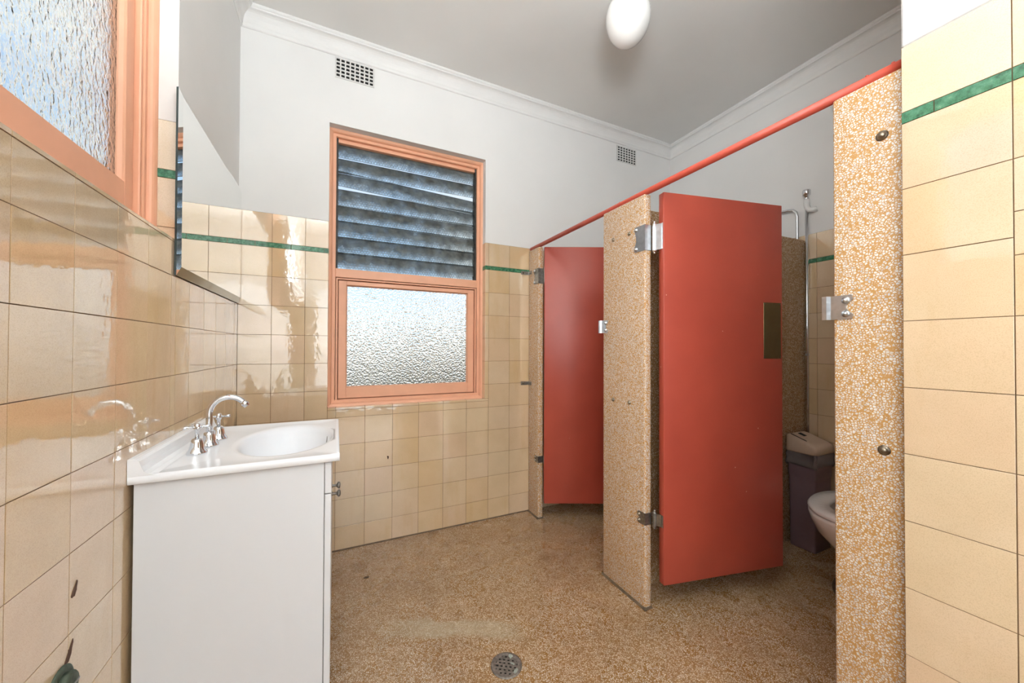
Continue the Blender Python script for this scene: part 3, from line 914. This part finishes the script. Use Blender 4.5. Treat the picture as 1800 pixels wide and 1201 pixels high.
for i, (k, z) in enumerate(((-.003, .552), (-.008, .535), (-.006, .512), (-.010, .490), (-.004, .478))):
    ring = sh(k, z)
    rings.append([(x + .004 * math.sin(j * 1.7 + i), y + .004 * math.cos(j * 2.3 + i), z - .016 * (.5 + .5 * math.sin(j * .9 + i * .4)) * (i / 4)) for j, (x, y, z) in enumerate(ring)])
part('liner', MB().loft(rings, cap0=False, cap1=False), 'liner', r)
# toilet
tcx, tcy = 2.18, .818
r = thing('toilet', (tcx, tcy, 0), 'white porcelain toilet partly hidden behind the nearest pillar', 'toilet')
def egg(cx, rx, ry, z, n=36, back=.8):
    P = []
    for i in range(n):
        a = 2 * math.pi * i / n
        c, s_ = math.cos(a), math.sin(a)
        P.append((cx + (rx * back if c > 0 else rx) * c, tcy + ry * s_, z))
    return P
part('bowl', MB().loft([egg(2.26, .17, .115, 0), egg(2.26, .165, .11, .02), egg(2.26, .14, .088, .05), egg(2.25, .14, .09, .14), egg(2.22, .18, .12, .22), egg(2.19, .235, .165, .30), egg(2.18, .262, .184, .36), egg(2.18, .270, .190, .385), egg(2.18, .270, .190, .400), egg(2.18, .255, .175, .404), egg(2.18, .215, .14, .398), egg(2.19, .19, .12, .34), egg(2.2, .12, .08, .24)]), 'porcelain', r)
part('seat', MB().loft([egg(2.18, .272, .188, .406), egg(2.18, .276, .192, .414), egg(2.18, .268, .184, .424), egg(2.18, .19, .115, .424), egg(2.18, .185, .11, .406)], cap0=False, cap1=False), 'porcelain', r)
part('trap', MB().tube([(2.36, tcy, .16), (2.46, tcy, .18), (2.54, tcy, .16), (2.60, tcy, .12)], [.07, .06, .055, .055], 20), 'porcelain', r)
part('floor_flange', MB().loft([egg(2.26, .20, .14, 0), egg(2.26, .20, .14, .012), egg(2.26, .18, .12, .018)]), 'sealant', r)
# flush pipe with valve
px, py = 2.606, 1.252
r = thing('flush_pipe', (px, py, .66), 'slim chrome pipe with capped valve rising beside the stall partition', 'pipe')
part('pipe', MB().tube([(px, py, .30), (px, py, 1.2), (px, py, 2.005)], .0088, 14), 'chrome', r)
part('elbow', MB().tube([(px, py, 2.06), (px, py, 2.03), (px, py - .004, 2.008), (px + .001, py - .016, 1.992), (px + .004, py - .034, 1.986), (px + .010, py - .050, 1.990)], .0155, 14), 'plaster', r)
part('valve_body', MB().lathe([(.012, 0), (.014, .004), (.012, .008), (.012, .034), (.016, .036), (.0205, .040), (.0215, .066), (.019, .072), (.010, .073)], (px, py, 2.048), 'Z', 20), 'chrome', r)
part('pipe_clip', MB().box(px - .012, XS + .001, py - .006, py + .006, 1.10, 1.115, .002), 'steel', r)
qx, qy = 2.600, 1.300
single('overflow_pipe', MB().tube([(qx, qy + .02, .60), (qx, qy + .02, 1.2), (qx, qy, 1.83), (qx, qy, 1.97), (qx, qy + .006, 1.998), (qx, qy + .024, 2.018), (qx, qy + .05, 2.025), (qx, 1.75, 2.045)], .0085, 14), 'chrome',
       'bent chrome pipe on the wall behind the open stall door', 'pipe', (qx, qy, .60))

# ------------------------------------------------------------------ vanity
VY0, VY1 = 1.214, 1.806
VX0 = XL + .003
r = thing('vanity_cabinet', (-.24, 1.51, 0), 'white vanity cabinet under the basin', 'cabinet')
for y0, y1 in ((VY0, VY0 + .016), (VY1 - .016, VY1)):
    part('side_panel', MB().box(VX0 + .006, -.029, y0, y1, .10, .802, .001), 'cabinet_white', r)
part('bottom_panel', MB().box(VX0 + .006, -.029, VY0 + .016, VY1 - .016, .10, .116), 'cabinet_white', r)
part('back_panel', MB().box(VX0 + .006, VX0 + .012, VY0 + .016, VY1 - .016, .116, .66), 'cabinet_white', r)
part('plinth', MB().box(VX0 + .006, -.085, VY0 + .01, VY1 - .01, 0, .10), 'cabinet_white', r)
part('gap_backing', MB().box(-.0292, -.0275, VY0 + .002, VY1 - .002, .112, .800), 'cabinet_gap', r)
part('fascia_panel', MB().box(-.027, -.010, VY0 - .001, VY1 + .001, .7105, .801, .0012), 'cabinet_white', r)
ym = (VY0 + VY1) / 2
for y0, y1, ky in ((VY0 - .001, ym - .0015, ym - .042), (ym + .0015, VY1 + .001, ym + .042)):
    dpart = part('door', MB().box(-.027, -.010, y0, y1, .104, .7075, .0012), 'cabinet_white', r)
    part('knob', MB().lathe([(.0075, 0), (.0065, .002), (.0045, .006), (.0045, .014), (.0085, .018), (.0125, .021), (.0125, .025), (.009, .028), (.001, .029)], (-.010, ky, .616), 'X', 18), 'dull_steel', dpart)

BZ0, BZ1 = .804, .824
BX0, BX1, BY0, BY1 = XL + .001, .012, 1.203, 1.806
r = thing('wash_basin', ((BX0 + BX1) / 2, (BY0 + BY1) / 2, BZ0), 'glossy white moulded basin top with oval bowl on the vanity', 'basin')
N = 72
bcx, bcy, brx, bry = -.150, 1.505, .138, .215
def onrect(a, x0, x1, y0, y1, cx, cy):
    c, s_ = math.cos(a), math.sin(a)
    k = 1e9
    if c > 1e-9: k = min(k, (x1 - cx) / c)
    if c < -1e-9: k = min(k, (x0 - cx) / c)
    if s_ > 1e-9: k = min(k, (y1 - cy) / s_)
    if s_ < -1e-9: k = min(k, (y0 - cy) / s_)
    return cx + c * k, cy + s_ * k
angs = sorted([2 * math.pi * i / N for i in range(N)] + [math.atan2(yy - bcy, xx - bcx) % (2 * math.pi) for xx in (BX0, BX1) for yy in (BY0, BY1)])
ring = lambda k, z: [(bcx + brx * k * math.cos(a), bcy + bry * k * math.sin(a), z) for a in angs]
rect = lambda i, z: [(*onrect(a, BX0 + i, BX1 - i, BY0 + i, BY1 - i, bcx, bcy), z) for a in angs]
top = MB().loft([rect(.012, BZ0), rect(.002, BZ0), rect(0, BZ0 + .002), rect(0, BZ1 - .001), rect(.003, BZ1 + .0015), rect(.010, BZ1 + .0015), rect(.018, BZ1 - .0015), ring(1.13, BZ1 - .002), ring(1.06, BZ1 - .003), ring(1.0, BZ1 - .008),
                 ring(.95, BZ1 - .022), ring(.86, BZ1 - .055), ring(.70, BZ1 - .090), ring(.48, BZ1 - .112), ring(.2, BZ1 - .120), ring(.09, BZ1 - .122)], cap0=False, cap1=False)
part('moulded_top', top, 'basin_white', r)
part('basin_waste', MB().lathe([(.024, 0), (.022, .003), (.014, .003), (.012, -.004)], (bcx, bcy, BZ1 - .1225), 'Z', 20), 'chrome', r)
prof = [(BX0, BZ1 - .001), (BX0 + .052, BZ1 - .001), (BX0 + .040, BZ1 + .003), (BX0 + .031, BZ1 + .010), (BX0 + .026, BZ1 + .022), (BX0 + .022, BZ1 + .036), (BX0 + .017, BZ1 + .0415), (BX0 + .010, BZ1 + .0425), (BX0, BZ1 + .0425)]
part('upstand', MB().prism(prof, lambda u, v, d: (u, d, v), BY0, BY1), 'basin_white', r)

# taps
def tap(x, y, rot, label):
    r = thing('basin_tap', (x, y, BZ1), label, 'tap', 'cross handled basin taps')
    z = BZ1 - .002
    part('bell', MB().lathe([(.0245, 0), (.0255, .004), (.024, .008), (.0195, .014), (.0168, .024), (.0152, .034), (.0138, .042), (.011, .0455), (.0055, .047)], (x, y, z), 'Z', 28), 'chrome', r)
    part('spindle', MB().lathe([(.0052, .044), (.0052, .068), (.0075, .070), (.0085, .076), (.0075, .088), (.005, .0905), (.0008, .091)], (x, y, z), 'Z', 16), 'chrome', r)
    for k in range(4):
        a = rot + k * math.pi / 2
        part('handle_arm', MB().lathe([(.0035, .005), (.0032, .016), (.0042, .020), (.0052, .024), (.0052, .030), (.0035, .032), (.0008, .0325)], (x, y, z + .080), (math.cos(a), math.sin(a), 0), 12), 'chrome', r)
tap(-.371, 1.392, .35, 'chrome cross handled tap nearest the camera on the basin')
tap(-.362, 1.576, .15, 'chrome cross handled tap behind the curved spout')
sx_, sy_ = -.365, 1.484
r = thing('basin_spout', (sx_, sy_, BZ1), 'chrome swan neck spout between the two taps', 'spout')
z = BZ1 - .002
part('bell', MB().lathe([(.0245, 0), (.0255, .004), (.024, .008), (.0195, .014), (.0168, .026), (.0152, .036), (.0138, .044), (.010, .046)], (sx_, sy_, z), 'Z', 28), 'chrome', r)
R_ = .050
pts = [(sx_, sy_, z + .03), (sx_, sy_, z + .06), (sx_, sy_, .905), (sx_, sy_, .922)]
pts += [(sx_ + R_ - R_ * math.cos(math.radians(a)), sy_, .926 + R_ * math.sin(math.radians(a)) * 1.02) for a in range(8, 146, 8)]
part('neck', MB().tube(pts, [.0092] * 4 + [.0092 - .0008 * i / 18 for i in range(len(pts) - 4)], 18), 'chrome', r)
e0, e1 = Vector(pts[-2]), Vector(pts[-1])
dr = (e1 - e0).normalized()
part('nozzle', MB().lathe([(.0088, -.003), (.0098, 0), (.0105, .004), (.0105, .009), (.009, .010), (.009, .015), (.006, .015)], e1, dr, 16), 'chrome', r)

# ------------------------------------------------------------------ mirror
MY0, MY1, MZ0, MZ1 = 1.472, 2.2845, 1.362, 1.950
r = thing('wall_mirror', (XL + .006, (MY0 + MY1) / 2, MZ0), 'large frameless mirror with a sloped cut edge hanging above the basin', 'mirror')
mx0, mx1 = XL + .0008, XL + .0125
part('backing', MB().box(mx0, mx1 - .0085, MY0 + .001, MY1 - .001, MZ0 + .001, MZ1 - .001), 'mirror_edge', r)
bw = .020
mb = MB()
o4 = [(mx1 - .0062, MY0, MZ0), (mx1 - .0062, MY1, MZ0), (mx1 - .0062, MY1, MZ1), (mx1 - .0062, MY0, MZ1)]
i4 = [(mx1, MY0 + bw, MZ0 + .030), (mx1, MY1 - .002, MZ0 + .030), (mx1, MY1 - .002, MZ1 - bw), (mx1, MY0 + bw, MZ1 - bw)]
k4 = [(mx1 - .0084, y, z) for _, y, z in o4]
mb.add(o4 + i4, [(1, 2, 6, 5), (2, 3, 7, 6), (3, 0, 4, 7)], 0)
mb.add(o4 + i4, [(0, 1, 5, 4)], 2)  # lower bevel in darker metal, painting in its dark reflection
mb.add(i4, [(0, 1, 2, 3)], 0)
mb.add(o4 + k4, [(0, 4, 5, 1), (1, 5, 6, 2), (2, 6, 7, 3), (3, 7, 4, 0), (7, 6, 5, 4)], 1)
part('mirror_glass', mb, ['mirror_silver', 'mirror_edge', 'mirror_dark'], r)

# ------------------------------------------------------------------ floor drain, wall plug, leaf
gx, gy, gr = .560, 1.208, .056
r = thing('floor_drain', (gx, gy, 0), 'round pierced metal floor drain with limescale', 'drain')
part('rim', MB().lathe([(gr, 0), (gr, .002), (gr - .003, .0035), (gr - .014, .0025), (gr - .016, .0012)], (gx, gy, .0), 'Z', 40, cap0=False, cap1=False), 'drain_metal', r)
part('sump', MB().lathe([(gr - .012, .0004), (.001, .0004)], (gx, gy, 0), 'Z', 32, cap0=False, cap1=False), 'drain_hole', r)
mb = MB(); rad = gr - .015
ca, sa_ = math.cos(math.radians(-33)), math.sin(math.radians(-33))
def grow(u0, u1, v0, v1, z0, z1):
    b0 = MB().box(u0, u1, v0, v1, z0, z1); b0.v = [Vector((gx + v.x * ca - v.y * sa_, gy + v.x * sa_ + v.y * ca, v.z)) for v in b0.v]; return b0
def merge(mb, b0): mb.add(b0.v, b0.f); return mb
nrow = 6; rp = 2 * rad / nrow
for i in range(nrow + 1):
    v = -rad + i * rp; hw = math.sqrt(max(0, (rad + .002) ** 2 - v * v))
    if hw > .006: merge(mb, grow(-hw, hw, v - rp * .27, v + rp * .27, .0006, .0022))
for i in range(nrow):
    vc = -rad + (i + .5) * rp; hw = math.sqrt(max(0, rad * rad - vc * vc))
    u = -hw + ((i % 2) * .5) * .016
    while u < hw + .004:
        merge(mb, grow(u - .0042, u + .0042, vc - rp * .26, vc + rp * .26, .0006, .0021)); u += .016
part('grate', mb, 'drain_metal', r)
def blob(cx, cy, rx, ry, rot, z, h, seed):
    rnd = random.Random(seed); P = []
    for i in range(14):
        a = 2 * math.pi * i / 14; k = rnd.uniform(.75, 1.15)
        x, y = rx * k * math.cos(a), ry * k * math.sin(a)
        P.append((cx + x * math.cos(rot) - y * math.sin(rot), cy + x * math.sin(rot) + y * math.cos(rot)))
    return MB().prism(P, lambda u, v, d: (u, v, d), z, z + h)
part('limescale', blob(gx + .030, gy + .028, .012, .008, 1.0, .0021, .0009, 3), 'drain_lime', r)
part('limescale', blob(gx + .020, gy - .037, .013, .006, .6, .0022, .0010, 5), 'drain_lime', r)
part('limescale', blob(gx + .022, gy - .004, .010, .004, 2.2, .0022, .0006, 9), 'drain_lime', r)

r = thing('wall_plug', (XL, .972, .50), 'small corroded green grey capped outlet low on the tiled wall', 'outlet')
part('flange', MB().lathe([(.036, 0), (.036, .004), (.031, .007), (.027, .007)], (XL - .001, .972, .512), 'X', 28), 'verdigris', r)
part('cap', MB().lathe([(.024, .004), (.024, .014), (.021, .017), (.010, .018), (.001, .018)], (XL, .972, .512), 'X', 24), 'verdigris', r)
part('cap_slot', MB().box(XL + .0175, XL + .020, .954, .990, .510, .514, .0006), 'dull_steel', r)
part('tile_chip', chip('', 'x', (XL + .0002, .998, .556), .012, .040, -.55), 'tile_chip', wall_left)

lf = MB().prism([(-.013, 0), (-.006, .005), (.004, .006), (.012, .002), (.010, -.003), (0, -.006), (-.008, -.004)], lambda u, v, d: (.144 + u, 1.962 + v, d), .0002, .003)
single('dead_leaf', lf, 'leaf_brown', 'small brown dead leaf on the terrazzo floor', 'leaf', (.144, 1.962, 0))
